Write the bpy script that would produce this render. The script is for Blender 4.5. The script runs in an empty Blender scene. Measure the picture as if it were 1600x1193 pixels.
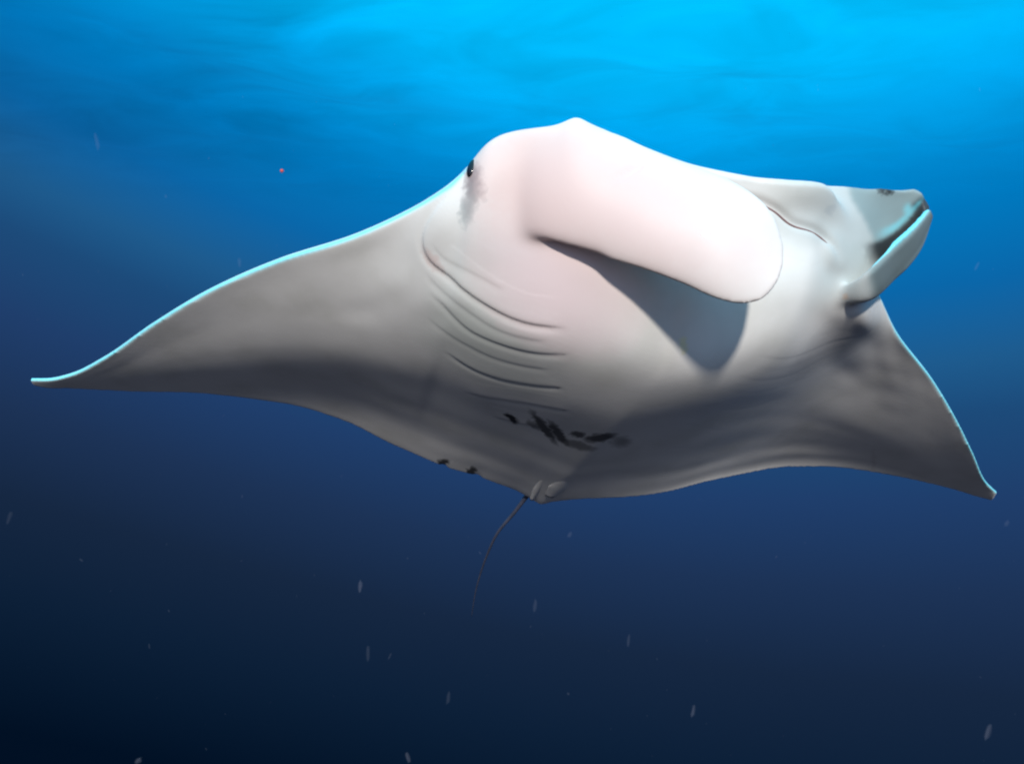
import bpy, bmesh, math, random
import numpy as np
from mathutils import Vector, Matrix
from mathutils.kdtree import KDTree
R = math.radians
scn = bpy.context.scene
C = scn.collection

# ------------------------------------------------------------------ camera
cam = bpy.data.cameras.new('camera'); cam_o = bpy.data.objects.new('camera', cam); C.objects.link(cam_o)
cam.sensor_width = 36; cam.lens = 18 * 1142 / 800; cam.clip_start = .05; cam.clip_end = 2000
cam_o.location = (0, 0, 0); cam_o.rotation_euler = (R(90), 0, 0)
scn.camera = cam_o

# ------------------------------------------------------------------ world: light field inside the sea
SUN_EL, SUN_AZ, FILL_GLOW = 26, 180, .56          # azimuth from +Y towards +X
w = bpy.data.worlds.new('World'); scn.world = w; w.use_nodes = True
nt = w.node_tree; nt.nodes.clear()
def N(nt, t, **k):
    n = nt.nodes.new(t)
    for a, v in k.items(): setattr(n, a, v)
    return n
def ramp(nt, fac, stops):
    n = N(nt, 'ShaderNodeValToRGB'); cr = n.color_ramp
    while len(cr.elements) < len(stops): cr.elements.new(.5)
    for e, (p, c) in zip(cr.elements, stops): e.position = p; e.color = (*c, 1)
    nt.links.new(fac, n.inputs[0]); return n.outputs[0]
def math_n(nt, op, a, b=None, c=None):
    n = N(nt, 'ShaderNodeMath', operation=op)
    for i, v in enumerate((a, b, c)):
        if v is None: continue
        if isinstance(v, (int, float)): n.inputs[i].default_value = v
        else: nt.links.new(v, n.inputs[i])
    return n.outputs[0]
tc = N(nt, 'ShaderNodeTexCoord')
sx = N(nt, 'ShaderNodeSeparateXYZ'); nt.links.new(tc.outputs['Generated'], sx.inputs[0])
off = math_n(nt, 'POWER', math_n(nt, 'ADD', sx.outputs[0], -.3), 2)          # brightest towards the right of straight ahead
p = math_n(nt, 'MULTIPLY_ADD', off, -.3, sx.outputs[2])
f = math_n(nt, 'MULTIPLY_ADD', p, .5, .5)
SEA = [(-1, (.0003, .001, .003)), (-.57, (.0005, .0055, .018)), (-.45, (.004, .0145, .040)), (-.35, (.008, .021, .055)), (-.25, (.012, .033, .094)),
       (-.15, (.014, .048, .148)), (-.05, (.012, .070, .195)), (.01, (.013, .104, .27)), (.10, (.003, .135, .40)), (.19, (0, .19, .52)), (.24, (0, .25, .64)),
       (.31, (0, .41, .93)), (.38, (0, .54, 1.08)), (.6, (0, .66, 1.15)), (1, (.1, .9, 1.2))]
SEA = [((a+1)/2, c) for a, c in SEA]
col = ramp(nt, f, SEA)
sky = N(nt, 'ShaderNodeTexSky', sky_type='NISHITA', sun_disc=False, sun_elevation=R(SUN_EL), sun_rotation=R(SUN_AZ))
tint = N(nt, 'ShaderNodeMix', data_type='RGBA', blend_type='MULTIPLY'); tint.inputs[0].default_value = 1
nt.links.new(sky.outputs[0], tint.inputs[6])
win = ramp(nt, f, [(.80, (0, 0, 0)), (.90, (.25, .95, 1)), (1, (.25, .95, 1))])   # daylight enters through the cone overhead only
nt.links.new(win, tint.inputs[7])
b1 = N(nt, 'ShaderNodeBackground'); nt.links.new(col, b1.inputs[0]); b1.inputs[1].default_value = 1
b2 = N(nt, 'ShaderNodeBackground'); nt.links.new(tint.outputs[2], b2.inputs[0]); b2.inputs[1].default_value = .12
ad = N(nt, 'ShaderNodeAddShader'); nt.links.new(b1.outputs[0], ad.inputs[0]); nt.links.new(b2.outputs[0], ad.inputs[1])
# added fill light: broad glow round the sun direction, behind the viewer
el, az = R(SUN_EL), R(SUN_AZ)
to_sun = Vector((math.sin(az) * math.cos(el), math.cos(az) * math.cos(el), math.sin(el)))
ds = N(nt, 'ShaderNodeVectorMath', operation='DOT_PRODUCT'); ds.inputs[1].default_value = to_sun
nt.links.new(tc.outputs['Generated'], ds.inputs[0])
gl = math_n(nt, 'POWER', math_n(nt, 'MAXIMUM', ds.outputs['Value'], 0), 3.0)
b3 = N(nt, 'ShaderNodeBackground'); b3.inputs[0].default_value = (1, .93, .9, 1); nt.links.new(math_n(nt, 'MULTIPLY', gl, FILL_GLOW), b3.inputs[1])
ad2 = N(nt, 'ShaderNodeAddShader'); nt.links.new(ad.outputs[0], ad2.inputs[0]); nt.links.new(b3.outputs[0], ad2.inputs[1])
wo = N(nt, 'ShaderNodeOutputWorld'); nt.links.new(ad2.outputs[0], wo.inputs[0])

sun = bpy.data.lights.new('sun', 'SUN'); sun.energy = 3.85; sun.angle = R(3.5); sun.color = (1, .945, .86)
so = bpy.data.objects.new('sun', sun); C.objects.link(so)
so.rotation_euler = to_sun.to_track_quat('Z', 'Y').to_euler()
so.location = to_sun * 20
vs = scn.view_settings; vs.view_transform = 'Standard'; vs.look = 'None'; vs.exposure = 0; vs.gamma = 1; vs.use_curve_mapping = False
scn.render.engine = 'CYCLES'
scn.cycles.use_denoising = True; scn.cycles.filter_width = 2.2
scn.cycles.max_bounces = 6; scn.cycles.transparent_max_bounces = 12

# ------------------------------------------------------------------ helpers
def link(name, me, mat=None, parent=None, smooth=True):
    o = bpy.data.objects.new(name, me); C.objects.link(o)
    if mat: me.materials.append(mat)
    if parent: o.parent = parent
    if smooth: me.polygons.foreach_set('use_smooth', [True] * len(me.polygons))
    return o
def tag(o, label=None, cat=None, group=None, kind=None):
    for k, v in (('label', label), ('category', cat), ('group', group), ('kind', kind)):
        if v: o[k] = v
    return o
def pchip(x, y, q):
    x = np.asarray(x, float); y = np.asarray(y, float); q = np.asarray(q, float)
    if y.ndim == 2: return np.stack([pchip(x, y[:, i], q) for i in range(y.shape[1])], -1)
    h = np.diff(x); d = np.diff(y) / h; m = np.zeros_like(y)
    m[0], m[-1] = d[0], d[-1]
    for i in range(1, len(x) - 1):
        if d[i-1] * d[i] > 0:
            w1, w2 = 2*h[i] + h[i-1], h[i] + 2*h[i-1]
            m[i] = (w1 + w2) / (w1 / d[i-1] + w2 / d[i])
    i = np.clip(np.searchsorted(x, q) - 1, 0, len(x) - 2); t = np.clip((q - x[i]) / h[i], 0, 1)
    return ((1+2*t)*(1-t)**2*y[i] + t*(1-t)**2*h[i]*m[i] + t*t*(3-2*t)*y[i+1] + t*t*(t-1)*h[i]*m[i+1])
def catmull(P, n):
    P = np.asarray(P, float); s = np.r_[0, np.cumsum(np.linalg.norm(np.diff(P, axis=0), axis=1))]
    m = np.gradient(P, s, axis=0); q = np.linspace(0, s[-1], n)
    i = np.clip(np.searchsorted(s, q) - 1, 0, len(s) - 2); h = (s[i+1] - s[i]); t = ((q - s[i]) / h)[:, None]; h = h[:, None]
    return (1+2*t)*(1-t)**2*P[i] + t*(1-t)**2*h*m[i] + t*t*(3-2*t)*P[i+1] + t*t*(t-1)*h*m[i+1]
def sm(x, a, b):
    t = np.clip((x - a) / (b - a), 0, 1); return t*t*(3-2*t)
def grid_faces(nu, nv, off=0, flip=False):
    F = []
    for i in range(nu-1):
        for j in range(nv-1):
            q = (off+i*nv+j, off+(i+1)*nv+j, off+(i+1)*nv+j+1, off+i*nv+j+1)
            F.append(q[::-1] if flip else q)
    return F
def closed_from_pair(A, B):
    """two sheets on one grid, stitched round their border into a closed skin"""
    nu, nv = A.shape[:2]; n = nu*nv
    V = np.concatenate([A.reshape(-1, 3), B.reshape(-1, 3)])
    F = grid_faces(nu, nv) + grid_faces(nu, nv, n, True)
    ring = [i*nv for i in range(nu)] + [(nu-1)*nv+j for j in range(1, nv)] + [i*nv+nv-1 for i in range(nu-2, -1, -1)] + [j for j in range(nv-2, 0, -1)]
    for k in range(len(ring)):
        a, b = ring[k], ring[(k+1) % len(ring)]
        F.append((b, a, a+n, b+n))
    return V, F
def thick(P, half):
    """a curved sheet P[nu,nv] given real thickness and a rounded rim"""
    du = np.gradient(P, axis=0); dv = np.gradient(P, axis=1)
    n = np.cross(du, dv); n /= np.linalg.norm(n, axis=2, keepdims=True) + 1e-9
    return closed_from_pair(P + n*half[..., None], P - n*half[..., None])
def tube(P, rad, seg=8, n=None):
    P = catmull(P, n or len(P)*6); rad = np.interp(np.linspace(0, 1, len(P)), np.linspace(0, 1, len(rad)), rad)
    T = np.gradient(P, axis=0); T /= np.linalg.norm(T, axis=1, keepdims=True)
    up = np.array([0.2, .1, 1.]); V = []; F = []
    for p, t, r in zip(P, T, rad):
        x = np.cross(t, up); x /= np.linalg.norm(x); y = np.cross(t, x)
        for k in range(seg):
            a = 2*math.pi*k/seg; V.append(p + r*(x*math.cos(a) + y*math.sin(a)))
    m = len(P)
    for i in range(m-1):
        for k in range(seg):
            F.append((i*seg+k, i*seg+(k+1) % seg, (i+1)*seg+(k+1) % seg, (i+1)*seg+k))
    F.append(tuple(range(seg))[::-1]); F.append(tuple(range((m-1)*seg, m*seg)))
    return V, F
def mesh(name, V, F):
    me = bpy.data.meshes.new(name); me.from_pydata([tuple(map(float, v)) for v in V], [], F); me.update(); return me

# ------------------------------------------------------------------ materials
def mat(name):
    m = bpy.data.materials.new(name); m.use_nodes = True
    return m, m.node_tree, m.node_tree.nodes['Principled BSDF']
SPOTS = [((-0.0984, -0.3118, -0.1914), (-0.8265, 0.5627, 0.0161), (0.5309, 0.7887, -0.31), 0.038, 0.0211, (0.012, 0.012, 0.015), 0.5, 0.95),
         ((-0.0746, -0.2031, -0.2224), (-0.8203, 0.5705, 0.0411), (0.5413, 0.7975, -0.2665), 0.1253, 0.0195, (0.012, 0.012, 0.015), 0.6, 0.85),
         ((-0.0814, -0.1506, -0.2304), (-0.8366, 0.5453, 0.0525), (0.5225, 0.8231, -0.2225), 0.096, 0.0207, (0.012, 0.012, 0.015), 0.6, 0.85),
         ((-0.0463, -0.0927, -0.245), (-0.5961, 0.8029, 0.0062), (0.7848, 0.5843, -0.2066), 0.0226, 0.0286, (0.012, 0.012, 0.015), 0.6, 0.8),
         ((-0.0354, -0.0138, -0.2531), (0.8048, 0.5907, -0.0579), (0.5865, -0.8065, -0.0745), 0.0624, 0.0326, (0.012, 0.012, 0.015), 0.6, 0.85),
         ((-0.1416, -0.0548, -0.2342), (-0.1043, 0.9938, -0.0389), (0.9827, 0.0969, -0.1575), 0.0622, 0.0354, (0.012, 0.012, 0.015), 0.6, 0.6),
         ((-0.0831, -0.2374, -0.2132), (-0.737, 0.6758, -0.012), (0.6492, 0.7029, -0.2908), 0.0386, 0.0194, (0.012, 0.012, 0.015), 0.6, 0.6),
         ((-0.0629, 0.0714, -0.24), (0.4368, 0.8972, 0.0644), (0.8913, -0.4221, -0.1655), 0.0334, 0.0533, (0.012, 0.012, 0.015), 0.9, 0.5),
         ((0.7055, -0.6178, 0.0333), (-0.3796, 0.2998, -0.8752), (0.7776, 0.6159, -0.1263), 0.0504, 0.0277, (0.06, 0.07, 0.09), 0.8, 0.95),
         ((0.6658, -0.6214, -0.0093), (-0.7805, -0.016, -0.625), (0.4239, 0.7213, -0.5478), 0.0516, 0.0241, (0.16, 0.21, 0.22), 0.95, 0.7),
         ((0.5189, 0.0406, -0.2384), (-0.7858, 0.4692, -0.403), (0.3787, 0.8801, 0.2863), 0.0257, 0.0147, (0.75, 0.7, 0.42), 0.8, 0.7),
         ((0.6618, 0.5008, -0.0731), (-0.0697, 0.8306, -0.5524), (0.9959, 0.0903, 0.0102), 0.0091, 0.0082, (0.62, 0.4, 0.26), 0.9, 0.5),
         ((-0.419, 1.4096, 0.0701), (-0.7885, 0.6119, 0.0612), (0.5977, 0.786, -0.1582), 0.124, 0.0102, (0.62, 0.58, 0.55), 0.7, 0.6),
         ((0.8364, 0.5826, 0.2076), (-0.0188, 0.9988, 0.0455), (0.6918, -0.0199, 0.7218), 0.0309, 0.0108, (0.012, 0.012, 0.015), 0.8, 0.85),
         ((0.8082, 0.3937, 0.1037), (-0.6331, 0.6871, -0.3565), (0.491, 0.7125, 0.5012), 0.0174, 0.0132, (0.38, 0.42, 0.44), 0.9, 0.6),
         ((0.4828, -0.6858, -0.0691), (-0.366, 0.7562, -0.5425), (0.8915, 0.4521, 0.0288), 0.0392, 0.0206, (0.62, 0.4, 0.36), 0.95, 0.45),
         ((-0.798, -0.4563, -0.0375), (-0.2867, 0.9368, -0.2008), (0.95, 0.2509, -0.1859), 0.0193, 0.0529, (0.012, 0.012, 0.015), 0.6, 0.9),
         ((-0.7761, -0.3313, -0.0726), (-0.021, 0.9805, -0.1955), (0.9915, -0.0047, -0.1298), 0.0175, 0.0629, (0.012, 0.012, 0.015), 0.6, 0.9),
         ((0.5971, -0.3733, -0.1682), (-0.3049, 0.888, -0.3442), (0.8149, 0.4303, 0.3883), 0.2298, 0.1759, (0.76, 0.59, 0.59), 0.95, 0.85),
         ((0.8428, -0.2772, -0.0778), (0.1142, 0.9184, -0.3787), (0.563, 0.2543, 0.7864), 0.3874, 0.178, (0.72, 0.53, 0.5), 0.95, 0.9),
         ((0.7637, -0.4914, 0.0166), (0.624, 0.7803, 0.043), (0.3545, -0.3317, 0.8743), 0.1433, 0.1417, (0.72, 0.53, 0.5), 0.95, 0.8),
         ((0.2448, -0.474, -0.2015), (0.0232, 0.959, -0.2825), (0.9961, -0.0462, -0.0752), 0.2093, 0.1484, (0.55, 0.58, 0.53), 0.95, 0.5),
         ((0.3586, -0.5762, -0.162), (-0.4554, 0.8137, -0.3612), (0.8898, 0.4291, -0.1553), 0.1091, 0.087, (0.55, 0.58, 0.53), 0.95, 0.5),
         ((0.4511, 0.6189, -0.0652), (0.8553, 0.3807, 0.3514), (0.48, -0.8375, -0.261), 0.1528, 0.1246, (0.3, 0.29, 0.3), 0.98, 0.55)]  # last one: soft grey shade below the far fin, painted on the flank
def skin_material():
    m, nt, bs = mat('manta_skin')
    L = nt.links.new
    tc = N(nt, 'ShaderNodeTexCoord'); ob = tc.outputs['Object']
    n1 = N(nt, 'ShaderNodeTexNoise'); n1.inputs['Scale'].default_value = 5; n1.inputs['Detail'].default_value = 6; L(ob, n1.inputs['Vector'])
    belly = ramp(nt, n1.outputs['Fac'], [(.28, (.655, .635, .595)), (.5, (.74, .715, .685)), (.72, (.79, .765, .735))])
    n2 = N(nt, 'ShaderNodeTexNoise'); n2.inputs['Scale'].default_value = 9; n2.inputs['Detail'].default_value = 5; L(ob, n2.inputs['Vector'])
    back = ramp(nt, n2.outputs['Fac'], [(.35, (.018, .02, .024)), (.7, (.05, .053, .06))])
    col = belly
    for an, cc in (('shade_tone', (.25, .325, .335)), ('dorsal', None), ('rim', (.20, .76, .88))):       # painted dimness of far fin; dark back; cyan backlight painted on fin edges
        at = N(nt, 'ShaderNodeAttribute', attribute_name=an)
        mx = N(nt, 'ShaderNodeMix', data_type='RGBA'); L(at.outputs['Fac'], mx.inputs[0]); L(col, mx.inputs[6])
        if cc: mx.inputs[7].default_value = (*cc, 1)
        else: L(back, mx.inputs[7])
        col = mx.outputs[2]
    # ragged pigment marks and one painted-on shade patch: each an ellipsoid in the animal's own space, edges broken by noise
    n3 = N(nt, 'ShaderNodeTexNoise'); n3.inputs['Scale'].default_value = 42; n3.inputs['Detail'].default_value = 4; L(ob, n3.inputs['Vector'])
    wob = N(nt, 'ShaderNodeVectorMath', operation='MULTIPLY_ADD'); L(n3.outputs['Color'], wob.inputs[0]); wob.inputs[1].default_value = (.045,)*3; wob.inputs[2].default_value = (-.0225,)*3
    at = N(nt, 'ShaderNodeAttribute', attribute_name='dorsal'); under = math_n(nt, 'SUBTRACT', 1, at.outputs['Fac'])
    ps = N(nt, 'ShaderNodeVectorMath', operation='ADD'); L(ob, ps.inputs[0]); L(wob.outputs[0], ps.inputs[1])
    for c, u, v, ru, rv, patch_col, soft, amt in SPOTS:
        u = Vector(u).normalized(); v = Vector(v); v = (v - u*v.dot(u)).normalized()
        d = N(nt, 'ShaderNodeVectorMath', operation='SUBTRACT'); L(ps.outputs[0], d.inputs[0]); d.inputs[1].default_value = c
        x = N(nt, 'ShaderNodeVectorMath', operation='DOT_PRODUCT'); L(d.outputs[0], x.inputs[0]); x.inputs[1].default_value = u/ru
        y = N(nt, 'ShaderNodeVectorMath', operation='DOT_PRODUCT'); L(d.outputs[0], y.inputs[0]); y.inputs[1].default_value = v/rv
        z = N(nt, 'ShaderNodeVectorMath', operation='DOT_PRODUCT'); L(d.outputs[0], z.inputs[0]); z.inputs[1].default_value = u.cross(v)/.08
        r2 = math_n(nt, 'ADD', math_n(nt, 'ADD', math_n(nt, 'POWER', x.outputs['Value'], 2), math_n(nt, 'POWER', y.outputs['Value'], 2)), math_n(nt, 'POWER', z.outputs['Value'], 2))
        k = N(nt, 'ShaderNodeMapRange'); k.inputs[1].default_value = 1+soft; k.inputs[2].default_value = 1-soft; k.inputs[3].default_value = 0; k.inputs[4].default_value = amt
        L(r2, k.inputs[0])
        mm = N(nt, 'ShaderNodeMix', data_type='RGBA'); L(math_n(nt, 'MULTIPLY', k.outputs[0], under), mm.inputs[0]); L(col, mm.inputs[6]); mm.inputs[7].default_value = (*patch_col, 1)
        col = mm.outputs[2]
    L(col, bs.inputs['Base Color'])
    bs.inputs['Roughness'].default_value = .5; bs.inputs['Specular IOR Level'].default_value = .25
    bs.inputs['Coat Weight'].default_value = .04
    n4 = N(nt, 'ShaderNodeTexNoise'); n4.inputs['Scale'].default_value = 60; n4.inputs['Detail'].default_value = 4; L(ob, n4.inputs['Vector'])
    bp = N(nt, 'ShaderNodeBump'); bp.inputs['Strength'].default_value = .02; bp.inputs['Distance'].default_value = .01; L(n4.outputs['Fac'], bp.inputs['Height']); L(bp.outputs[0], bs.inputs['Normal'])
    return m
SKIN = skin_material()
def plain(name, c, rough=.5, c2=None, scale=20):
    m, nt, bs = mat(name)
    n = N(nt, 'ShaderNodeTexNoise'); n.inputs['Scale'].default_value = scale; n.inputs['Detail'].default_value = 4
    tc = N(nt, 'ShaderNodeTexCoord'); nt.links.new(tc.outputs['Object'], n.inputs['Vector'])
    nt.links.new(ramp(nt, n.outputs['Fac'], [(.3, c), (.7, c2 or tuple(min(1, x*1.25) for x in c))]), bs.inputs['Base Color'])
    bs.inputs['Roughness'].default_value = rough
    return m

# ------------------------------------------------------------------ water surface overhead
SURF_Z = 6.0
def water_surface():
    gx, gy = np.linspace(-34, 34, 171), np.linspace(-1, 34, 131)
    X, Y_ = np.meshgrid(gx, gy, indexing='ij'); rng = random.Random(4); Z = np.zeros_like(X)
    for i in range(26):
        k = rng.uniform(.5, 3.2); an = rng.gauss(-.55, .45); ph = rng.uniform(0, 6.28)
        Z += .03/k*np.sin(k*(X*math.sin(an) + Y_*math.cos(an)) + ph)
    P = np.stack([X, Y_, SURF_Z + Z], -1)
    m, nt, bs = mat('sea_surface'); nt.nodes.remove(bs)
    L = nt.links.new; out = nt.nodes['Material Output']
    tc = N(nt, 'ShaderNodeTexCoord'); mp = N(nt, 'ShaderNodeMapping'); L(tc.outputs['Object'], mp.inputs[0])
    mp.inputs['Rotation'].default_value = (0, 0, R(-24)); mp.inputs['Scale'].default_value = (.42, .62, 1)
    n1 = N(nt, 'ShaderNodeTexNoise'); n1.inputs['Scale'].default_value = .9; n1.inputs['Detail'].default_value = 3.5; n1.inputs['Roughness'].default_value = .55; n1.inputs['Distortion'].default_value = .6; L(mp.outputs[0], n1.inputs['Vector'])
    n2 = N(nt, 'ShaderNodeTexNoise'); n2.inputs['Scale'].default_value = .16; n2.inputs['Detail'].default_value = 2; L(tc.outputs['Object'], n2.inputs['Vector'])
    r1 = N(nt, 'ShaderNodeMapRange'); r1.inputs[1].default_value = .30; r1.inputs[2].default_value = .72; L(n1.outputs['Fac'], r1.inputs[0])
    r2 = N(nt, 'ShaderNodeMapRange'); r2.inputs[1].default_value = .35; r2.inputs[2].default_value = .62; L(n2.outputs['Fac'], r2.inputs[0])
    # ripple contrast faded out towards the patch border, imitating water haze
    ln = N(nt, 'ShaderNodeVectorMath', operation='LENGTH'); mp2 = N(nt, 'ShaderNodeMapping'); mp2.inputs['Scale'].default_value = (1, 1, 0); L(tc.outputs['Object'], mp2.inputs[0]); L(mp2.outputs[0], ln.inputs[0])
    fd = N(nt, 'ShaderNodeMapRange', interpolation_type='SMOOTHSTEP'); fd.inputs[1].default_value = 30; fd.inputs[2].default_value = 14; L(ln.outputs['Value'], fd.inputs[0])
    fac = math_n(nt, 'MULTIPLY', math_n(nt, 'MULTIPLY', math_n(nt, 'MULTIPLY_ADD', r2.outputs[0], .7, .3), r1.outputs[0]), math_n(nt, 'MULTIPLY', fd.outputs[0], SURF_K))
    tr = N(nt, 'ShaderNodeBsdfTransparent'); gl = N(nt, 'ShaderNodeBsdfGlossy'); gl.inputs['Roughness'].default_value = .25; gl.inputs['Color'].default_value = (.5, .75, .85, 1)
    mx = N(nt, 'ShaderNodeMixShader'); L(fac, mx.inputs[0]); L(tr.outputs[0], mx.inputs[1]); L(gl.outputs[0], mx.inputs[2]); L(mx.outputs[0], out.inputs['Surface'])
    o = link('water_surface', mesh('water_surface', P.reshape(-1, 3), grid_faces(171, 131)), m)
    tag(o, kind='structure')
SURF_K = .38
water_surface()


# ------------------------------------------------------------------ the manta: x = forward, y = its left, z = its back
manta = bpy.data.objects.new('manta_ray', None); C.objects.link(manta)
tag(manta, 'huge pale manta ray gliding towards the viewer with white belly and wings spread', 'manta ray')
B3 = [[0.23375, 0.97178, 0.03156], [-0.8152, 0.17819, 0.55109], [0.52992, -0.15454, 0.83385]]
manta.matrix_world = Matrix.Translation((0.332, 2.615, 0.036)) @ Matrix(B3).to_4x4()

LE = np.array([(-0.650, -2.067, 0.000), (-0.631, -2.001, 0.000), (-0.572, -1.909, 0.000), (-0.423, -1.765, 0.000), (-0.162, -1.552, 0.010), (0.065, -1.346, 0.020), (0.265, -1.124, 0.025), (0.419, -0.921, 0.025), (0.560, -0.771, 0.030), (0.660, -0.680, 0.045), (0.709, -0.634, 0.090), (0.768, -0.600, 0.120), (0.803, -0.548, 0.140), (0.843, -0.462, 0.140), (0.868, -0.382, 0.140), (0.872, -0.313, 0.140), (0.848, -0.196, 0.140), (0.823, 0.002, 0.140), (0.826, 0.136, 0.140), (0.842, 0.246, 0.140), (0.857, 0.346, 0.140), (0.818, 0.430, 0.130), (0.756, 0.513, 0.100), (0.663, 0.612, 0.060), (0.572, 0.714, 0.030), (0.454, 0.855, 0.020), (0.261, 1.139, 0.020), (0.084, 1.377, 0.010), (-0.138, 1.652, 0.000), (-0.345, 1.899, 0.000), (-0.435, 2.040, 0.010)])
TE = np.array([(-0.696, -2.067, 0.003), (-0.707, -2.012, 0.008), (-0.699, -1.955, 0.013), (-0.693, -1.739, 0.037), (-0.662, -1.427, 0.062), (-0.662, -1.153, 0.068), (-0.714, -0.905, 0.061), (-0.817, -0.662, 0.031), (-0.842, -0.456, -0.022), (-0.814, -0.286, -0.085), (-0.821, -0.141, -0.110), (-0.857, -0.050, -0.100), (-0.884, 0.007, -0.105), (-0.832, 0.043, -0.150), (-0.701, 0.199, -0.170), (-0.600, 0.480, -0.140), (-0.541, 0.664, -0.090), (-0.575, 0.911, 0.017), (-0.586, 1.155, 0.092), (-0.560, 1.336, 0.099), (-0.539, 1.517, 0.086), (-0.520, 1.698, 0.065), (-0.511, 1.888, 0.039), (-0.519, 2.026, 0.022), (-0.520, 2.091, 0.016)])
nb, ntc = 420, 110
ub = np.linspace(-1, 1, nb)
be = np.sign(ub) * (1 - (1 - np.abs(ub))**1.25)
y0 = pchip([-1, 1], [LE[0, 1], LE[-1, 1]], be); y1 = pchip([-1, 1], [TE[0, 1], TE[-1, 1]], be)
le = pchip(LE[:, 1], LE[:, [0, 2]], y0); te = pchip(TE[:, 1], TE[:, [0, 2]], y1)
# nicks bitten out of the trailing edge
t = (1 - np.cos(np.pi*np.linspace(0, 1, ntc)))/2
t = .6*t + .4*np.linspace(0, 1, ntc)
T = t[None, :]
A = le[:, :1]*(1-T) + te[:, :1]*T
for c, wd, dp in ((-.445, .012, .022), (-.30, .016, .02)): A += dp*np.exp(-((y1[:, None]-c)/wd)**2)*T**30   # nicks bitten out of the trailing edge
Y = y0[:, None]*(1-T) + y1[:, None]*T
chord = le[:, :1] - te[:, :1]
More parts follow.
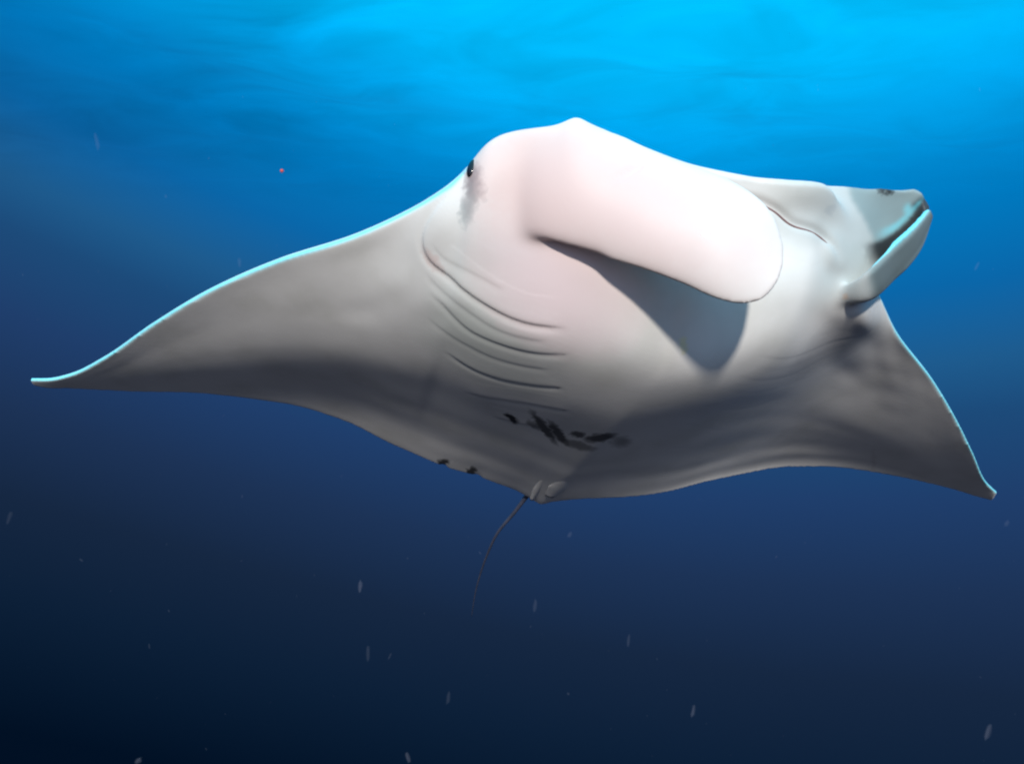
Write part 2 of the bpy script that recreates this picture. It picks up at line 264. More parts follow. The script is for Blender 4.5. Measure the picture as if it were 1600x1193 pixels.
# underside: heights below the wing plane on a lattice (span x chord), carried by a cubic b-spline
LAT = np.array([[-4.7,-0.1,-0.8,-0.7,-1,-1.4,-1.7,-1.7,-2.2,-2.6,-2.9,-2.8,-3.3,-3.5,-4.2,-4.3,-4.6,-5,-4.5,-5,-4.7,-5,-0.2],
 [0.2,0,0.1,0.2,0.3,0.5,0.6,0.7,0.8,1,1.1,1.2,1.3,1.5,1.8,1.9,2.2,2.4,2.5,2.8,3.1,3.4,3.6],
 [-1.3,0.1,0.5,1.1,1.6,2.1,2.6,3.2,3.8,4.3,5,5.7,6.3,6.9,7.5,8.1,8.7,9.4,10.1,10.7,11.3,11.8,13.4],
 [-1.5,0.3,1.1,1.9,2.8,3.7,4.6,5.3,6.3,7.3,8.4,9.5,10.7,11.8,13,14.3,15.5,16.8,18.1,19.3,20.5,21.7,24.7],
 [-2.9,-0.2,0.8,2.1,3.3,4.5,5.5,7.2,8.7,10.2,11.6,13.1,14.6,16.3,18.1,20,21.9,23.8,25.7,27.6,29.5,31.2,35.8],
 [-1.7,1.8,3,4.3,5.3,6.7,8.2,10,11.4,12.8,14.3,16.1,17.9,20,22.3,24.7,27.3,30,32.6,35.2,37.9,40.2,46.4],
 [6.2,7.6,8.3,8.9,9.8,10.8,12,13,13.8,15,16.3,18.1,20.1,22.5,25.2,28.3,31.7,35.1,38.5,41.8,45.3,48.3,56.1],
 [12,12.3,12.4,12.7,13.3,13.9,14.5,15,15.4,16.1,17.1,19,21.1,23.7,26.9,30.8,34.8,39.1,43.3,47.3,51.6,55.1,64.4],
 [19.9,16.8,15.7,15.5,15.4,15.1,15.8,15.3,15.2,15.5,16.4,18.3,20.6,23.6,27.4,32.1,37,42,46.9,51.6,56.5,60.4,70.7],
 [24.8,20.2,18.9,17.5,16.4,15.8,14.4,13.7,12.8,12.9,13.6,15.7,18.5,22.2,26.8,32.4,38.1,44,49.7,54.8,60.1,64.1,74.7],
 [29.3,23.5,21,17.6,15,12.5,11.2,8.9,7.8,7.7,8.5,11.2,14.7,19.4,25.1,31.8,38.5,45.2,51.5,57,62.1,66.1,76.3],
 [32.5,25.9,21.2,16.8,11.2,7.1,3.6,1.4,0,0,1.1,4.6,9.1,15.1,22.3,30,37.7,45.4,52.2,57.7,62.5,66.1,75.5],
 [38.9,24.6,17.9,10.6,3.9,-2.5,-5.1,-9.1,-10.6,-10.7,-9.1,-4.5,1.5,9.1,17.7,26.5,35.3,44,51.1,56.4,60.6,64,72.5],
 [46.9,20.8,12.2,2,-6.4,-12.3,-19,-23.5,-25.6,-25.9,-23.3,-17.2,-9.2,0.1,10,20.1,29.8,39.8,46.9,52,56,59.2,67.4],
 [58,18.1,9.3,-9.8,-24,-36.2,-36.3,-47.2,-47.6,-47,-43.1,-35,-24.7,-13.8,-2.6,9,19.5,30.9,38.4,43.4,47.6,51,59.9],
 [52.3,23.8,-4,-30,-60.1,-65.7,-78.3,-78.4,-78.4,-75.4,-69.7,-59.5,-46.7,-34.1,-21.6,-8.2,2.9,15.8,24.2,29.6,34.5,38.8,49.5],
 [218.8,24.4,-51.7,-63.3,-86.2,-112.7,-112.8,-118,-115.8,-110.6,-102.5,-90.4,-75.3,-61.2,-47.2,-32,-20.3,-6.5,3.7,9.9,16.3,21.8,35.1],
 [480.8,112.8,4.7,-74.4,-109,-145.6,-159.1,-161.8,-156.5,-149.7,-139.1,-125.5,-108.7,-93.2,-77.9,-61.4,-49,-34.8,-22.4,-15.4,-6.9,0,15.2],
 [316.4,115.8,23.3,-71.5,-124.4,-176.9,-201.8,-203.4,-196.3,-188.2,-175.7,-161.2,-143.5,-126.8,-110.8,-93.8,-80.8,-66.6,-52.3,-44.6,-33.7,-25.4,-10.4],
 [395.4,111.8,15.9,-80.3,-147.8,-202,-238.8,-236.7,-230.2,-221.7,-208.5,-193.5,-175.6,-158.4,-142.7,-125.6,-112.6,-98.2,-83,-74.2,-61.2,-51.8,-38.1],
 [388,109.8,2.8,-119.1,-173,-228.6,-258.9,-262,-255.5,-247.5,-234.3,-219.3,-201.9,-185.3,-170.5,-153.6,-141.4,-126.6,-111.2,-101,-86.6,-76.2,-61.3],
 [424.3,107.6,-9.5,-141.5,-201.5,-247.8,-272.7,-276.4,-271.6,-264.3,-251.6,-237,-220.8,-205.6,-192.2,-176.1,-164.9,-149.9,-134.9,-123.4,-108.7,-97.1,-76.5],
 [404.2,109.1,-4.3,-148.1,-205.7,-266.2,-279.5,-281.6,-278.7,-271.8,-260.1,-246.4,-231.9,-218.8,-206.8,-192,-181.8,-167.4,-153.4,-141.6,-127.8,-115.4,-89.2],
 [345.4,116.7,31.1,-133.8,-201.8,-260.4,-280.9,-280.6,-277.6,-271.2,-260.4,-248.1,-235.7,-224.6,-213.9,-201.3,-191.7,-178.5,-166.4,-155.9,-144.3,-132.4,-107.2],
 [224.9,135.6,73.2,-100.6,-184.2,-240.5,-268.2,-272.2,-269.7,-263.3,-253.3,-242.8,-232.6,-223.1,-213.7,-203.4,-194.7,-183.2,-173.4,-165.2,-156.6,-146.9,-129.8],
 [195.3,149.3,57.7,-81,-164.5,-219.3,-248.4,-254.4,-253.4,-247.9,-238.6,-230.1,-222.1,-214,-206.1,-197.8,-190.2,-180.8,-173.1,-167.7,-161.9,-155.3,-148.2],
 [286.2,105.8,116.2,-77.5,-139.2,-196.7,-214.2,-227.4,-227.3,-223.6,-215.7,-209.4,-203.5,-197.1,-190.8,-184.1,-177.8,-170.9,-164.6,-162.2,-158.4,-155,-156],
 [271.8,115.8,117.9,-37.8,-108.4,-153.5,-182.4,-190.8,-192.5,-190.6,-184.4,-180.8,-176.6,-172.4,-167.7,-162.4,-157.5,-153.3,-148,-148.6,-146.2,-145.7,-153.7],
 [208.1,124.6,70.1,-75.9,-86.9,-120.5,-140.9,-148.5,-150.4,-150.3,-146.2,-145,-142.2,-140.6,-137.3,-133.3,-130.1,-128.3,-124,-127.5,-126.1,-128.3,-144.4],
 [323.9,63.4,-73.7,-78,-72.3,-81.7,-96.1,-100.9,-104,-105.8,-104,-104.4,-102.7,-103.1,-101.2,-98.3,-97.1,-96.5,-94.1,-99.2,-98.7,-103.7,-127.8],
 [276.4,22.6,-75.8,-55.4,-53.9,-48.4,-48.4,-55.8,-58.8,-61.3,-61.7,-62.5,-61.7,-62.7,-61.8,-59.9,-60.2,-59.7,-60,-64.7,-64.9,-72.4,-101.8],
 [112.2,2.2,-9.9,-12.1,-14.7,-15.9,-11.6,-14.3,-18.8,-22,-23.7,-23.7,-22.9,-23.6,-22.9,-21.6,-22,-21.2,-23.9,-26.6,-26.9,-36,-65.9],
 [1.3,22.4,14,19.1,11.5,14.9,19,12.1,11.1,8,6.8,7.8,9.7,10.1,11.6,12.9,14,15,11.5,11.3,11.4,2.5,-23.5],
 [12.1,20,28.3,21.8,31.4,28.5,29.7,30.1,29.2,27.7,27.7,29.8,33.5,35.4,38.4,40.8,43.8,45.2,42.6,44.7,45.3,38.2,18.4],
 [16.5,23,21.8,28.8,26.5,33.6,37.8,36.8,37.3,38.2,39.6,42.8,48.1,51.6,56.1,60.1,64.6,66.9,66.6,70.2,71.3,66.5,53.2],
 [12.8,20.9,25.1,23.8,28.6,31.1,32.2,37.5,39.5,42.1,44.8,48.8,54.9,59.8,65.4,70.8,76,79.5,81.8,86.3,87.6,85,77.4],
 [16.8,20.3,20.3,24.2,25.6,28.7,33,35.6,38.6,42.2,45.8,50.4,56.4,62.1,68.1,74.1,79.6,84.1,88.4,93.3,94.9,94.1,91.1],
 [7.5,14.3,17.8,20.5,24,27,29.5,33.1,36.5,40.5,44.5,49.2,54.7,60.5,66.5,72.2,77.8,82.7,88,92.9,95,95.5,96.4],
 [3.2,10.3,12.8,16.5,19.8,23.1,27.1,30.1,33.7,37.6,41.7,46.2,51.2,56.6,62,67.3,72.4,77.4,82.7,87.3,89.9,91.5,95.1],
 [-1.1,5.9,8.6,11.7,15.5,19.3,22.8,26.5,30.1,34,37.9,42,46.4,51.1,55.9,60.5,65,69.6,74.4,78.5,81.5,83.6,89.1],
 [-6.2,1.6,4.6,8.2,11.4,14.9,18.7,22.4,26,29.6,33.2,36.9,40.6,44.7,48.7,52.6,56.4,60.3,64.4,68,71,73.4,79.6],
 [-6,0.4,2.9,5.6,8.8,12.2,15.2,18.4,21.6,24.9,28,31.1,34.3,37.6,40.8,44,47.1,50.3,53.7,56.7,59.5,61.8,67.9],
 [-4.7,0.6,2.6,4.9,7.3,9.8,12.2,14.8,17.5,20.2,22.8,25.3,27.7,30.3,32.8,35.2,37.7,40.2,42.8,45.2,47.6,49.7,55],
 [-4.1,0.1,1.8,3.8,5.8,8,10,12.1,14,15.9,17.8,19.5,21.3,23.1,24.8,26.6,28.4,30.3,32.1,34,35.9,37.5,41.8],
 [-3.3,1.6,3.1,4.9,6.2,7.5,8.7,9.8,11,12,13,14.1,15,16,17.1,18.3,19.4,20.6,21.8,23,24.3,25.4,28.6],
 [13.6,9.8,9.6,9,9,8.9,9,9.1,9.1,9.4,9.6,9.9,10.3,10.7,11.2,11.6,12.2,12.9,13.6,14.4,15.2,16,17.3],
 [-5.2,17.6,13.4,14.2,11.7,10.7,9.4,8.1,8.1,6.8,6.5,6,5.5,5.2,4.9,5.2,5.1,5.1,5.5,5.5,6.5,6.7,14.5]]) / 1000
def bs(x, n):
    x = np.clip(x, 0, 1)*n; i = np.minimum(x.astype(int), n-1); f = x-i; Mx = np.zeros((len(x), n+3))
    for k, wv in enumerate(((1-f)**3/6, (3*f**3-6*f**2+4)/6, (-3*f**3+3*f**2+3*f+1)/6, f**3/6)): Mx[np.arange(len(x)), i+k] += wv
    return Mx
lowc = bs((be+1)/2, LAT.shape[0]-3) @ LAT @ bs(t, LAT.shape[1]-3).T
ce = le[:, 1:2]*(1-T) + te[:, 1:2]*T
low = lowc.copy()
# back
th = (.006 + .075*np.sqrt(np.clip(T*(1-T)*4, 0, 1))*(1-np.abs(be[:, None])**1.5)*(T < 1.1)*(1.3-T))
hump = .16*sm(np.abs(Y), .75, 0)*sm(T, 0, .25)*sm(T, 1, .5)
up = np.maximum(np.minimum(ce, lowc + .13), lowc) + th + hump
low -= .007
body_V, body_F = closed_from_pair(np.stack([A, Y, up], -1), np.stack([A, Y, low], -1))

# near cephalic fin: unrolled paddle swung across the mouth
RT = np.array([(0.664, -0.621, 0.157), (0.782, -0.553, 0.157), (0.821, -0.483, 0.155), (0.854, -0.416, 0.163), (0.875, -0.384, 0.176), (0.875, -0.340, 0.153), (0.877, -0.262, 0.120), (0.888, -0.146, 0.063), (0.905, -0.052, 0.021), (0.917, 0.025, -0.022), (0.921, 0.086, -0.072), (0.912, 0.122, -0.133), (0.901, 0.136, -0.191)])
RB = np.array([(0.564, -0.568, 0.029), (0.628, -0.491, -0.055), (0.659, -0.462, -0.082), (0.677, -0.432, -0.102), (0.700, -0.368, -0.133), (0.722, -0.289, -0.163), (0.756, -0.183, -0.211), (0.777, -0.076, -0.259), (0.788, 0.000, -0.296), (0.803, 0.059, -0.311), (0.828, 0.101, -0.305), (0.861, 0.126, -0.274), (0.884, 0.137, -0.233)])
nu, nv = 90, 50
rt, rb = catmull(RT, nu), catmull(RB, nu)
q = (1-np.cos(np.pi*np.linspace(0, 1, nv)))/2
P = rt[:, None]*(1-q)[None, :, None] + rb[:, None]*q[None, :, None]
k = np.linspace(0, 1, nu)[:, None]
bul = 4*q*(1-q)
toward = np.array([.66,-.25,-.7])
P = P + toward[None, None]*(.035*bul[None, :]*np.ones_like(k)*sm(k, 1.0, .75)*sm(k, .02, .4))[..., None]
half = .006 + .02*sm(k, 0, .35)*np.sqrt(np.clip(bul, 0, 1))[None, :]*sm(k, 1, .7) 
RP = P
rV, rF = thick(P, half)
# far cephalic fin: furled into a trough
LR = np.array([[(0.809, 0.394, 0.217), (0.829, 0.496, 0.213), (0.836, 0.577, 0.215), (0.841, 0.639, 0.221), (0.851, 0.671, 0.226)],
      [(0.775, 0.402, 0.109), (0.765, 0.505, 0.115), (0.778, 0.607, 0.175), (0.809, 0.658, 0.204), (0.848, 0.693, 0.222)],
      [(0.713, 0.420, -0.006), (0.700, 0.514, 0.016), (0.715, 0.615, 0.097), (0.759, 0.666, 0.164), (0.840, 0.708, 0.215)],
      [(0.625, 0.491, 0.012), (0.663, 0.567, -0.002), (0.680, 0.665, 0.084), (0.734, 0.716, 0.147), (0.835, 0.716, 0.196)],
      [(0.617, 0.497, -0.055), (0.676, 0.551, -0.085), (0.718, 0.631, -0.013), (0.772, 0.692, 0.066), (0.826, 0.719, 0.155)],
      [(0.644, 0.489, -0.049), (0.725, 0.517, -0.066), (0.767, 0.588, 0.002), (0.807, 0.659, 0.074), (0.835, 0.713, 0.152)],
      [(0.664, 0.491, -0.038), (0.754, 0.506, -0.046), (0.798, 0.575, 0.023), (0.830, 0.647, 0.094), (0.843, 0.702, 0.159)]])
tmp = np.stack([catmull(r, 60) for r in LR]); LP = np.stack([catmull(tmp[:, i], 70) for i in range(60)], 1)
e = np.minimum(np.linspace(0, 1, 70), 1-np.linspace(0, 1, 70))[:, None]*np.ones((1, 60))
lV, lF = thick(LP, .007 + .006*sm(e, 0, .2))

def soup(parts):
    V, F, n = [], [], 0
    for v, f in parts:
        V += [tuple(map(float, p)) for p in v]; F += [tuple(i+n for i in q) for q in f]; n = len(V)
    return V, F
V, F = soup([(body_V, body_F), (rV, rF), (lV, lF)])
me = mesh('body', V, F)
bm = bmesh.new(); bm.from_mesh(me); bmesh.ops.recalc_face_normals(bm, faces=bm.faces); bm.to_mesh(me); bm.free()
tmp_o = bpy.data.objects.new('tmp', me); C.objects.link(tmp_o)
md = tmp_o.modifiers.new('r', 'REMESH'); md.mode = 'VOXEL'; md.voxel_size = .005; md.use_smooth_shade = True
md = tmp_o.modifiers.new('s', 'SMOOTH'); md.factor = .5; md.iterations = 6
dg = bpy.context.evaluated_depsgraph_get(); dg.update()
full = bpy.data.meshes.new_from_object(tmp_o.evaluated_get(dg))
bpy.data.objects.remove(tmp_o)
nvt = len(full.vertices); co = np.empty(nvt*3, np.float32); full.vertices.foreach_get('co', co); co = co.reshape(-1, 3)
no = np.empty(nvt*3, np.float32); full.vertex_normals.foreach_get('vector', no); no = no.reshape(-1, 3)
def kd(P):
    P = P.reshape(-1, 3); k = KDTree(len(P))
    for i, p in enumerate(P): k.insert(p, i)
    k.balance(); return k
kB = kd(np.concatenate([np.stack([A, Y, up], -1)[::2, ::2].reshape(-1, 3), np.stack([A, Y, low], -1)[::2, ::2].reshape(-1, 3)]))
# let the root of the unrolled fin flow into the side of the head
kroot = kd(RP[2:34, 2:-6])
near = np.zeros(nvt, np.float32)
for i in np.where((co[:, 0] > .5) & (co[:, 1] < -.25))[0]: near[i] = kroot.find(co[i])[2]
zone = (co[:, 0] > .5) & (co[:, 1] < -.25) & (near < .10)
wgt = (zone*sm(near, .10, .03)*sm(np.linalg.norm(co - RP[8, -4], axis=1), .02, .07)).astype(np.float32)
kroot = kd(LP[4:-4, 3:26]); near = np.full(nvt, 9., np.float32)
for i in np.where((co[:, 0] > .5) & (co[:, 1] > .25))[0]: near[i] = kroot.find(co[i])[2]
z2 = (near < .06); wgt = np.maximum(wgt, z2*sm(near, .06, .02)).astype(np.float32); zone |= z2
ed = np.empty(len(full.edges)*2, np.int32); full.edges.foreach_get('vertices', ed); ed = ed.reshape(-1, 2); ed = ed[zone[ed].all(1)]
deg = np.bincount(ed.ravel(), minlength=nvt)[:, None]
for _ in range(60):
    acc = np.stack([np.bincount(ed[:, 0], co[ed[:, 1], c], nvt) + np.bincount(ed[:, 1], co[ed[:, 0], c], nvt) for c in range(3)], 1)
    co = np.where(deg > 2, co + (acc/np.maximum(deg, 1) - co)*wgt[:, None]*.6, co).astype(np.float32)
full.vertices.foreach_set('co', co.ravel()); full.update()
full.vertex_normals.foreach_get('vector', (tmpn := np.empty(nvt*3, np.float32))); no = tmpn.reshape(-1, 3)
# gill covers overlap like shingles; the mouth is a crease with a swollen lip
kV = kd(co.copy())
GILLS = [([(0.681, -0.645, 0.042), (0.635, -0.688, 0.018), (0.574, -0.719, -0.009), (0.518, -0.727, -0.032), (0.479, -0.708, -0.057), (0.471, -0.632, -0.104), (0.457, -0.533, -0.168), (0.458, -0.451, -0.206), (0.478, -0.376, -0.230), (0.508, -0.287, -0.242)], 0.006, 0.005),
         ([(0.387, -0.692, -0.095), (0.376, -0.638, -0.127), (0.336, -0.550, -0.175), (0.343, -0.465, -0.211), (0.371, -0.366, -0.246), (0.428, -0.258, -0.268)], 0.0025, 0.0025),
         ([(0.178, -0.606, -0.145), (0.148, -0.506, -0.179), (0.157, -0.424, -0.208), (0.202, -0.321, -0.244), (0.258, -0.225, -0.271)], 0.002, 0.002),
         ([(-0.036, -0.495, -0.152), (0.000, -0.413, -0.185), (0.061, -0.317, -0.222), (0.123, -0.167, -0.264)], 0.002, 0.0015),
         ([(-0.141, -0.372, -0.167), (-0.116, -0.284, -0.195), (-0.075, -0.203, -0.222)], 0.002, 0.0015),
         ([(0.449, -0.715, -0.063), (0.425, -0.675, -0.094), (0.410, -0.586, -0.152), (0.398, -0.487, -0.201), (0.421, -0.389, -0.238), (0.449, -0.327, -0.252)], 0.0015, 0.0015),
         ([(0.293, -0.685, -0.112), (0.267, -0.590, -0.157), (0.263, -0.468, -0.205), (0.300, -0.347, -0.247), (0.331, -0.285, -0.265)], 0.0012, 0.001),
         ([(0.535, -0.703, -0.042), (0.512, -0.665, -0.071), (0.523, -0.582, -0.120), (0.523, -0.480, -0.166)], 0.0015, 0.001)]
MOUTH = [(0.760, -0.320, 0.040), (0.800, -0.180, 0.060), (0.815, 0.020, 0.070), (0.784, 0.221, 0.085), (0.767, 0.276, 0.066), (0.758, 0.347, 0.044), (0.744, 0.427, 0.020), (0.710, 0.460, -0.020)]
gill_lines = []
def smooth_line(Q, k=3):
    Q = Q.copy()
    for _ in range(k): Q[1:-1] = (Q[:-2] + 2*Q[1:-1] + Q[2:])/4
    return Q
def line_on_skin(P, n=60):
    idx = [kV.find(q)[1] for q in catmull(np.array(P), n)]; return co[idx].astype(float), no[idx].astype(float)
for P, ridge, groove in GILLS:      # five slits, then the soft folds between them
    for sgn in (1, -1):
        Q = np.array(P)*np.array([1, sgn, 1]); path, nn = line_on_skin(Q); w8 = .55 if sgn > 0 else .05; gill_lines.append((smooth_line(path, 12), smooth_line(nn, 12), sgn, ridge*w8, groove*w8))
mouth_path, mouth_n = [smooth_line(q, 14) for q in line_on_skin([kB.find(q)[0] for q in catmull(np.array(MOUTH), 30)], 90)]
shift = np.zeros(nvt)
for path, nn, sgn, ridge, groove in gill_lines + [(mouth_path, mouth_n, -1, .003, .008)]:
    lo, hi = path.min(0)-.09, path.max(0)+.09
    sel = np.where(((co > lo) & (co < hi)).all(1))[0]; tq = np.gradient(path, axis=0); tq /= np.linalg.norm(tq, axis=1, keepdims=True)+1e-9
    sd = np.cross(nn, tq)*sgn
    for s0 in range(0, len(sel), 20000):
        ss = sel[s0:s0+20000]; d2 = ((co[ss][:, None] - path[None])**2).sum(2); j = d2.argmin(1)
        v = co[ss] - path[j]; x = (v*sd[j]).sum(1); al = (v*tq[j]).sum(1); dist = np.sqrt(d2[np.arange(len(ss)), j])
        f = j/(len(path)-1); fade = sm(f, 0, .18)*sm(f, 1, .88)*(np.abs(al) < .02)*((no[ss]*nn[j]).sum(1) > .2)*(dist < .09)
        cover = np.where(x > 0, ridge*np.exp(-x/.04)*sm(x, -.004, .008), 0)
        slot = -groove*np.exp(-((x+.006)/.014)**2)
        shift[ss] += fade*(cover + slot)
co = (co + no*shift[:, None]).astype(np.float32)
full.vertices.foreach_set('co', co.ravel()); full.update()
no = np.empty(nvt*3, np.float32); full.vertex_normals.foreach_get('vector', no); no = no.reshape(-1, 3)
kV = kd(co.copy())
gill_lines = [(smooth_line(line_on_skin(p)[0], 12), n, s) for p, n, s, _, _ in gill_lines[:10]]
kR, kL = kd(RP), kd(LP)
owner = np.zeros(nvt, np.int8)
cand = np.where(co[:, 0] > .55)[0]
for i in cand:
    p = co[i]
    _, ir, dr = kR.find(p); _, il, dl = kL.find(p); _, ib, db = kB.find(p)
    if dr < .05 and ir//nv > 24 and dr < db: owner[i] = 1
    elif dl < .05 and (il % 60) > 10 and dl < db: owner[i] = 2
# skin pigment: dark back, pale belly; then edge backlight and far-fin dimness painted in
dors = sm(no[:, 2], .45, .75).astype(np.float32)
dors *= np.where(co[:, 0] > .5, sm(co[:, 2] - np.interp(co[:, 1], y0, le[:, 1]), -.2, .0), 1)
# dark back kept off the leading edge
ale = np.interp(co[:, 1], y0, le[:, 0]); dors *= np.where((np.abs(co[:, 1]) > .6), sm(ale - co[:, 0], .03, .10), sm(ale-co[:, 0], .0, .03))
dors[owner == 1] = 0
rim = np.zeros(nvt, np.float32); shade_tone = np.zeros(nvt, np.float32)
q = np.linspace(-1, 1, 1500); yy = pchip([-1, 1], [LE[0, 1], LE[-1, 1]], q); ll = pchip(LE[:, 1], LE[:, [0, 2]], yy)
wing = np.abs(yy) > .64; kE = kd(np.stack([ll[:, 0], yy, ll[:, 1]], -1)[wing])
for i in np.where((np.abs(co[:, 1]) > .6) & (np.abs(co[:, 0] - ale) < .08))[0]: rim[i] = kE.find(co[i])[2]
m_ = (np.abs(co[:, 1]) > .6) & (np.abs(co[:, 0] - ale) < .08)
rim = np.where(m_, 1 - sm(rim, .005, .0105), 0).astype(np.float32)  # cyan backlight painted along the wings' leading edge
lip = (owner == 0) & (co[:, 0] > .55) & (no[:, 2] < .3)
shade_tone = np.where(lip, sm(co[:, 1], .15, .40)*(.12 + .43*np.maximum(sm(co[:, 2], -.02, .06), sm(co[:, 1], .34, .44)))*sm(co[:, 0], .56, .70), 0).astype(np.float32)      # dimmer light on the far corner of the mouth, painted in
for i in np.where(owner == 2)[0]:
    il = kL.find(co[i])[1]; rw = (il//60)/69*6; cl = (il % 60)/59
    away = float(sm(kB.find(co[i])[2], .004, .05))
    shade_tone[i] = max(.55, away*sm(cl, .17, .3), sm(cl, .4, .6)); away = float(sm(cl, .17, .32))  # weaker, bluer light on the far fin, put into its colour
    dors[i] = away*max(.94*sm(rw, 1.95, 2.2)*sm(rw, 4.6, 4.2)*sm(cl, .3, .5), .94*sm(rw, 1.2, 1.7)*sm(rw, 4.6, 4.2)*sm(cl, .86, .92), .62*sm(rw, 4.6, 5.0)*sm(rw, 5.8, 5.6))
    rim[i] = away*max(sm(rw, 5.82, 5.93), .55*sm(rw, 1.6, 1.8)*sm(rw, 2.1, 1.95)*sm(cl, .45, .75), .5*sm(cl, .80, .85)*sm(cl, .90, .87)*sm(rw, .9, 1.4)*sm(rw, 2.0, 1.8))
ed = np.empty(len(full.edges)*2, np.int32); full.edges.foreach_get('vertices', ed); ed = ed.reshape(-1, 2); deg = np.maximum(np.bincount(ed.ravel(), minlength=nvt), 1)
def blur(a, n):
    for _ in range(n): a = .5*a + .5*(np.bincount(ed[:, 0], a[ed[:, 1]], nvt) + np.bincount(ed[:, 1], a[ed[:, 0]], nvt))/deg
    return a.astype(np.float32)
rim, shade_tone, dors = blur(rim, 3), blur(shade_tone, 8), blur(dors, 3)
fi = np.empty(len(full.polygons)*4, np.int32); full.loops.foreach_get('vertex_index', fi); fi = fi.reshape(-1, 4)
fo = owner[fi].min(1)
def piece(name, sel, parent):
    fs = fi[sel]; used = np.unique(fs); mp = np.full(nvt, -1); mp[used] = np.arange(len(used))
    m = bpy.data.meshes.new(name); m.vertices.add(len(used)); m.vertices.foreach_set('co', co[used].ravel())
    m.loops.add(fs.size); m.loops.foreach_set('vertex_index', mp[fs].ravel().astype(np.int32))
    m.polygons.add(len(fs)); m.polygons.foreach_set('loop_start', np.arange(len(fs), dtype=np.int32)*4)
    m.update(calc_edges=True); m.validate()
    m.polygons.foreach_set('use_smooth', [True]*len(fs))
    a = m.attributes.new('dorsal', 'FLOAT', 'POINT'); a.data.foreach_set('value', dors[used].astype(np.float32))
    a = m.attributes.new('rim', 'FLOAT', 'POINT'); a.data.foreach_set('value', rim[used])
    a = m.attributes.new('shade_tone', 'FLOAT', 'POINT'); a.data.foreach_set('value', shade_tone[used])
    m.normals_split_custom_set_from_vertices([tuple(map(float, v)) for v in no[used]])
    return link(name, m, SKIN, parent, smooth=False)
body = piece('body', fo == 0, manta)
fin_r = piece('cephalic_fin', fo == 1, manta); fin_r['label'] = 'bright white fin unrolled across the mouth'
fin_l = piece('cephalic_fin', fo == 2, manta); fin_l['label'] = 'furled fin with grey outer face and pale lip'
bpy.data.meshes.remove(full)

# ------------------------------------------------------------------ parts of the manta
SLIT = plain('slit_skin', (.05, .04, .04), .5, (.10, .075, .07), 40)
for path, nn, side in gill_lines:
    if side < 0: continue
    k0 = int(len(path)*.72)
    Q = smooth_line(path[k0:].copy()) - nn[k0:]*.0020
    tv, tf = tube(Q, [.0003, .0005, .0008, .0015, .0028, .0010], 8, 70)
    o = link('gill_slit', mesh('gill_slit', tv, tf), SLIT, manta)
Q = mouth_path - mouth_n*.007
tv, tf = tube(Q, [.001, .004, .004, .004, .004, .001], 8, 120)
link('mouth', mesh('mouth', tv, tf), plain('mouth_skin', (.16, .09, .085), .45, (.26, .15, .14), 30), manta)

EYEM, ent, ebs = mat('eye_surface')
ebs.inputs['Roughness'].default_value = .12
vor = N(ent, 'ShaderNodeTexNoise'); vor.inputs['Scale'].default_value = 30
ent.links.new(ramp(ent, vor.outputs['Fac'], [(.35, (.004, .004, .006)), (.7, (.02, .018, .02))]), ebs.inputs['Base Color'])
ep, en = np.array([0.7113, -0.6304, 0.0785]), np.array([0.5988, -0.7955, -0.093])
for sgn in (1, -1):
    bm = bmesh.new(); bmesh.ops.create_uvsphere(bm, u_segments=24, v_segments=16, radius=1)
    q = ep*np.array([1, sgn, 1]); n = en*np.array([1, sgn, 1])
    if sgn < 0: i = kB.find((.62, .66, .05))[1]; q = np.array(kB.find((.62, .66, .05))[0]); n = no[kV.find(q)[1]].astype(float)
    nz = Vector(n).normalized(); ax = Vector((.35, 0, 1)); ax = (ax - nz*ax.dot(nz)).normalized(); ay = nz.cross(ax)
    Mx = Matrix((ax*.028, ay*.014, nz*.008)).transposed()
    for v in bm.verts: v.co = Mx @ v.co + Vector(q) - nz*.003
    m = bpy.data.meshes.new('eye'); bm.to_mesh(m); bm.free(); link('eye', m, EYEM, manta)

TAILM = plain('tail_skin', (.042, .048, .075), .6, (.065, .07, .11), 25)
tv, tf = tube([(-0.765, -0.046, -0.073), (-0.842, -0.054, -0.095), (-0.985, -0.082, -0.133), (-1.159, -0.125, -0.177), (-1.333, -0.133, -0.213), (-1.531, -0.129, -0.254), (-1.755, -0.112, -0.301), (-1.956, -0.087, -0.352)], [.016, .0095, .0075, .006, .005, .004, .003, .0015], 10, 90)
link('tail', mesh('tail', tv, tf), TAILM, manta)
def flap(pts, width):
    P = catmull(np.array(pts), 26); t_ = np.gradient(P, axis=0); t_ /= np.linalg.norm(t_, axis=1, keepdims=True)
    ac = np.cross(t_, np.array([.3, 0, 1.])); ac /= np.linalg.norm(ac, axis=1, keepdims=True)
    w_ = np.interp(np.linspace(0, 1, 26), np.linspace(0, 1, len(width)), width); q = np.linspace(-1, 1, 13)
    S = P[:, None] + ac[:, None]*(w_[:, None]*q[None])[..., None]; S[..., 2] += .006*(q[None]**2)
    return thick(S, .0012 + .0026*np.sqrt(np.clip(1-q[None]**2, 0, 1))*np.ones((26, 1)))
for pts, wd in [([(-0.451, -0.077, -0.173), (-0.576, -0.066, -0.162), (-0.706, -0.055, -0.151), (-0.842, -0.045, -0.138)], [.008,.016,.018,.009]), ([(-0.387, 0.012, -0.193), (-0.486, 0.007, -0.186), (-0.621, 0.010, -0.173), (-0.742, 0.012, -0.159)], [.012,.030,.040,.024])]:
    v, f = flap(pts, wd); o = link('pelvic_fin', mesh('pelvic_fin', v, f), SKIN, manta)


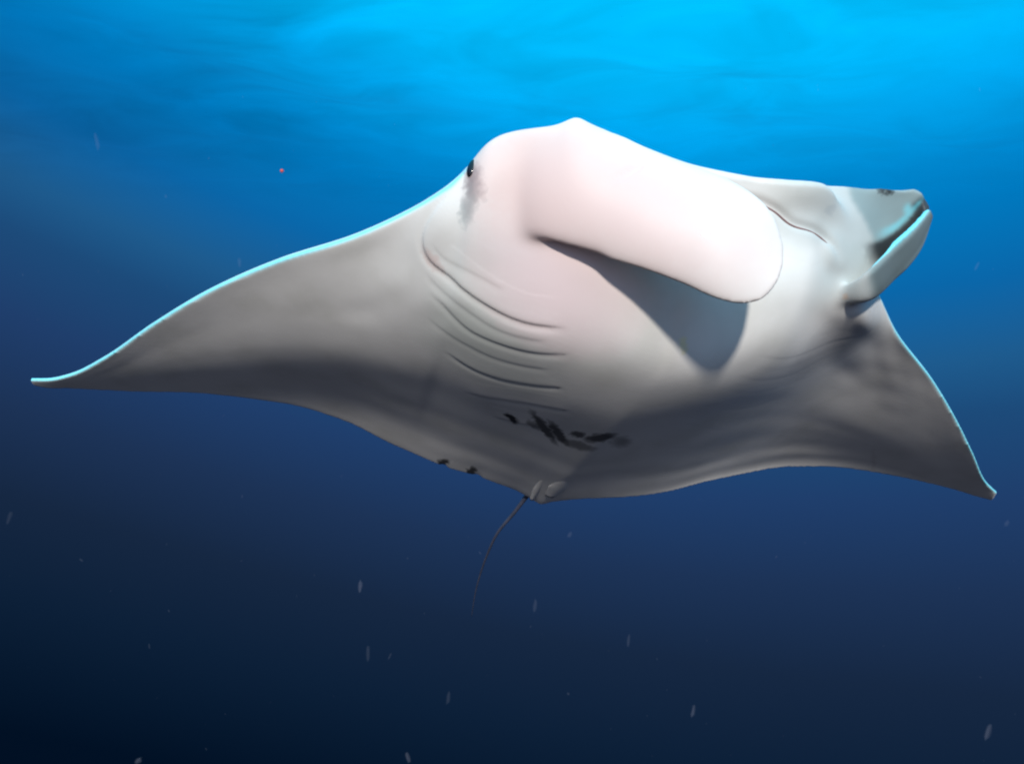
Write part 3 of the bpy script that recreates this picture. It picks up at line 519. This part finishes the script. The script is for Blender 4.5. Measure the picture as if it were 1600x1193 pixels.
# ------------------------------------------------------------------ plankton drifting in the water
def speck_mesh(seed):
    rng = random.Random(seed); bm = bmesh.new(); bmesh.ops.create_icosphere(bm, subdivisions=2, radius=1)
    for v in bm.verts: v.co *= 1 + rng.uniform(-.22, .22)
    m = bpy.data.meshes.new('plankton_speck'); bm.to_mesh(m); bm.free()
    m.polygons.foreach_set('use_smooth', [True]*len(m.polygons)); return m
def jelly(name, c, solid):
    m, nt, bs = mat(name); bs.inputs['Base Color'].default_value = (*c, 1); bs.inputs['Roughness'].default_value = .6
    lw = N(nt, 'ShaderNodeLayerWeight'); lw.inputs[0].default_value = .5
    tr = N(nt, 'ShaderNodeBsdfTransparent'); mx = N(nt, 'ShaderNodeMixShader')
    nt.links.new(math_n(nt, 'MULTIPLY', math_n(nt, 'POWER', math_n(nt, 'SUBTRACT', 1, lw.outputs['Facing']), 2.2), solid), mx.inputs[0])
    nt.links.new(tr.outputs[0], mx.inputs[1]); nt.links.new(bs.outputs[0], mx.inputs[2])
    nt.links.new(mx.outputs[0], nt.nodes['Material Output'].inputs['Surface']); return m
JEL = [jelly('plankton_pale', (.5, .5, .62), .035), jelly('plankton_faint', (.45, .48, .6), .018), jelly('plankton_red', (.75, .10, .06), 1.0)]
meshes = {}
for i, (p, r, ln, tilt, mi, label) in enumerate([((-0.504, 1.6, 0.462), 0.0045, 1.0, 0, 2, 'tiny reddish speck floating in the blue water above the right wing'),
        ((-0.852, 1.5, 0.492), 0.0053, 3.8, -0.25, 1, 'faint slanting streak in the water at the upper left'),
        ((-0.597, 1.6, 0.261), 0.0056, 2.0, 0, 1, 'faint speck just above the leading edge of the right wing'),
        ((-0.27, 1.3, -0.363), 0.0046, 2.6, 0.05, 0, 'pale oblong speck in dark water left of the tail tip'),
        ((-0.171, 1.2, -0.616), 0.0042, 2.4, -0.3, 0, 'bright little speck at the bottom edge, nearest below the tail'),
        ((0.347, 1.4, -0.63), 0.0049, 2.6, 0.2, 0, 'pale speck in dark water at the bottom, right of the middle'),
        ((0.911, 1.4, -0.67), 0.0061, 2.6, 0.3, 0, 'greyish speck in the bottom right corner'),
        ((-0.716, 1.4, -0.725), 0.0061, 1.4, 0.9, 0, 'pale speck low in the bottom left corner'),
        ((0.047, 1.5, -0.459), 0.0053, 2.8, 0.1, 1, 'dim speck below the body, right of the tail tip'),
        ((0.126, 1.6, -0.334), 0.0056, 1.5, 0.5, 1, 'dim speck close under the trailing edge, right of the tail'),
        ((-1.032, 1.5, -0.278), 0.0053, 2.6, 0.4, 1, 'dim streak at the left edge, below the right wing tip'),
        ((0.239, 1.5, -0.53), 0.0046, 3.0, 0.1, 1, 'dim streak in the dark water midway below the left wing'),
        ((1.015, 1.5, -0.29), 0.0053, 1.6, 0.4, 1, 'dim speck at the right edge, just below the left wing tip'),
        ((-0.131, 1.5, -0.648), 0.0053, 2.6, 0.1, 1, 'dim streak low in the dark water below the tail tip'),
        ((-0.296, 1.5, -0.556), 0.0053, 3.0, 0.05, 1, 'dim upright streak below the pale oblong speck')]):
    if (i % 4, mi) not in meshes:
        m = speck_mesh(i); m.materials.append(JEL[mi]); meshes[(i % 4, mi)] = m
    o = bpy.data.objects.new('plankton_speck', meshes[(i % 4, mi)]); C.objects.link(o)
    o.location = p; o.scale = (r, r, r*ln); o.rotation_euler = (0, tilt, 0)
    tag(o, label, 'plankton', 'plankton specks drifting in the water')
rng = random.Random(11); bm = bmesh.new()
for i in range(220):
    y = rng.uniform(1.0, 7.5); x = rng.uniform(-.8, .8)*y; z = rng.uniform(-.62, .42)*y
    sz = .0008*math.exp(rng.gauss(.35, .55))*y**.5
    q = Matrix.Translation((x, y, z)) @ Matrix.Rotation(rng.gauss(0, .5), 4, 'Y') @ Matrix.Diagonal((*(sz*s for s in (1, 1, rng.uniform(1.2, 3.5))), 1))
    bmesh.ops.create_icosphere(bm, subdivisions=1, radius=1, matrix=q)
m = bpy.data.meshes.new('marine_snow'); bm.to_mesh(m); bm.free()
tag(link('marine_snow', m, JEL[1]), kind='stuff')
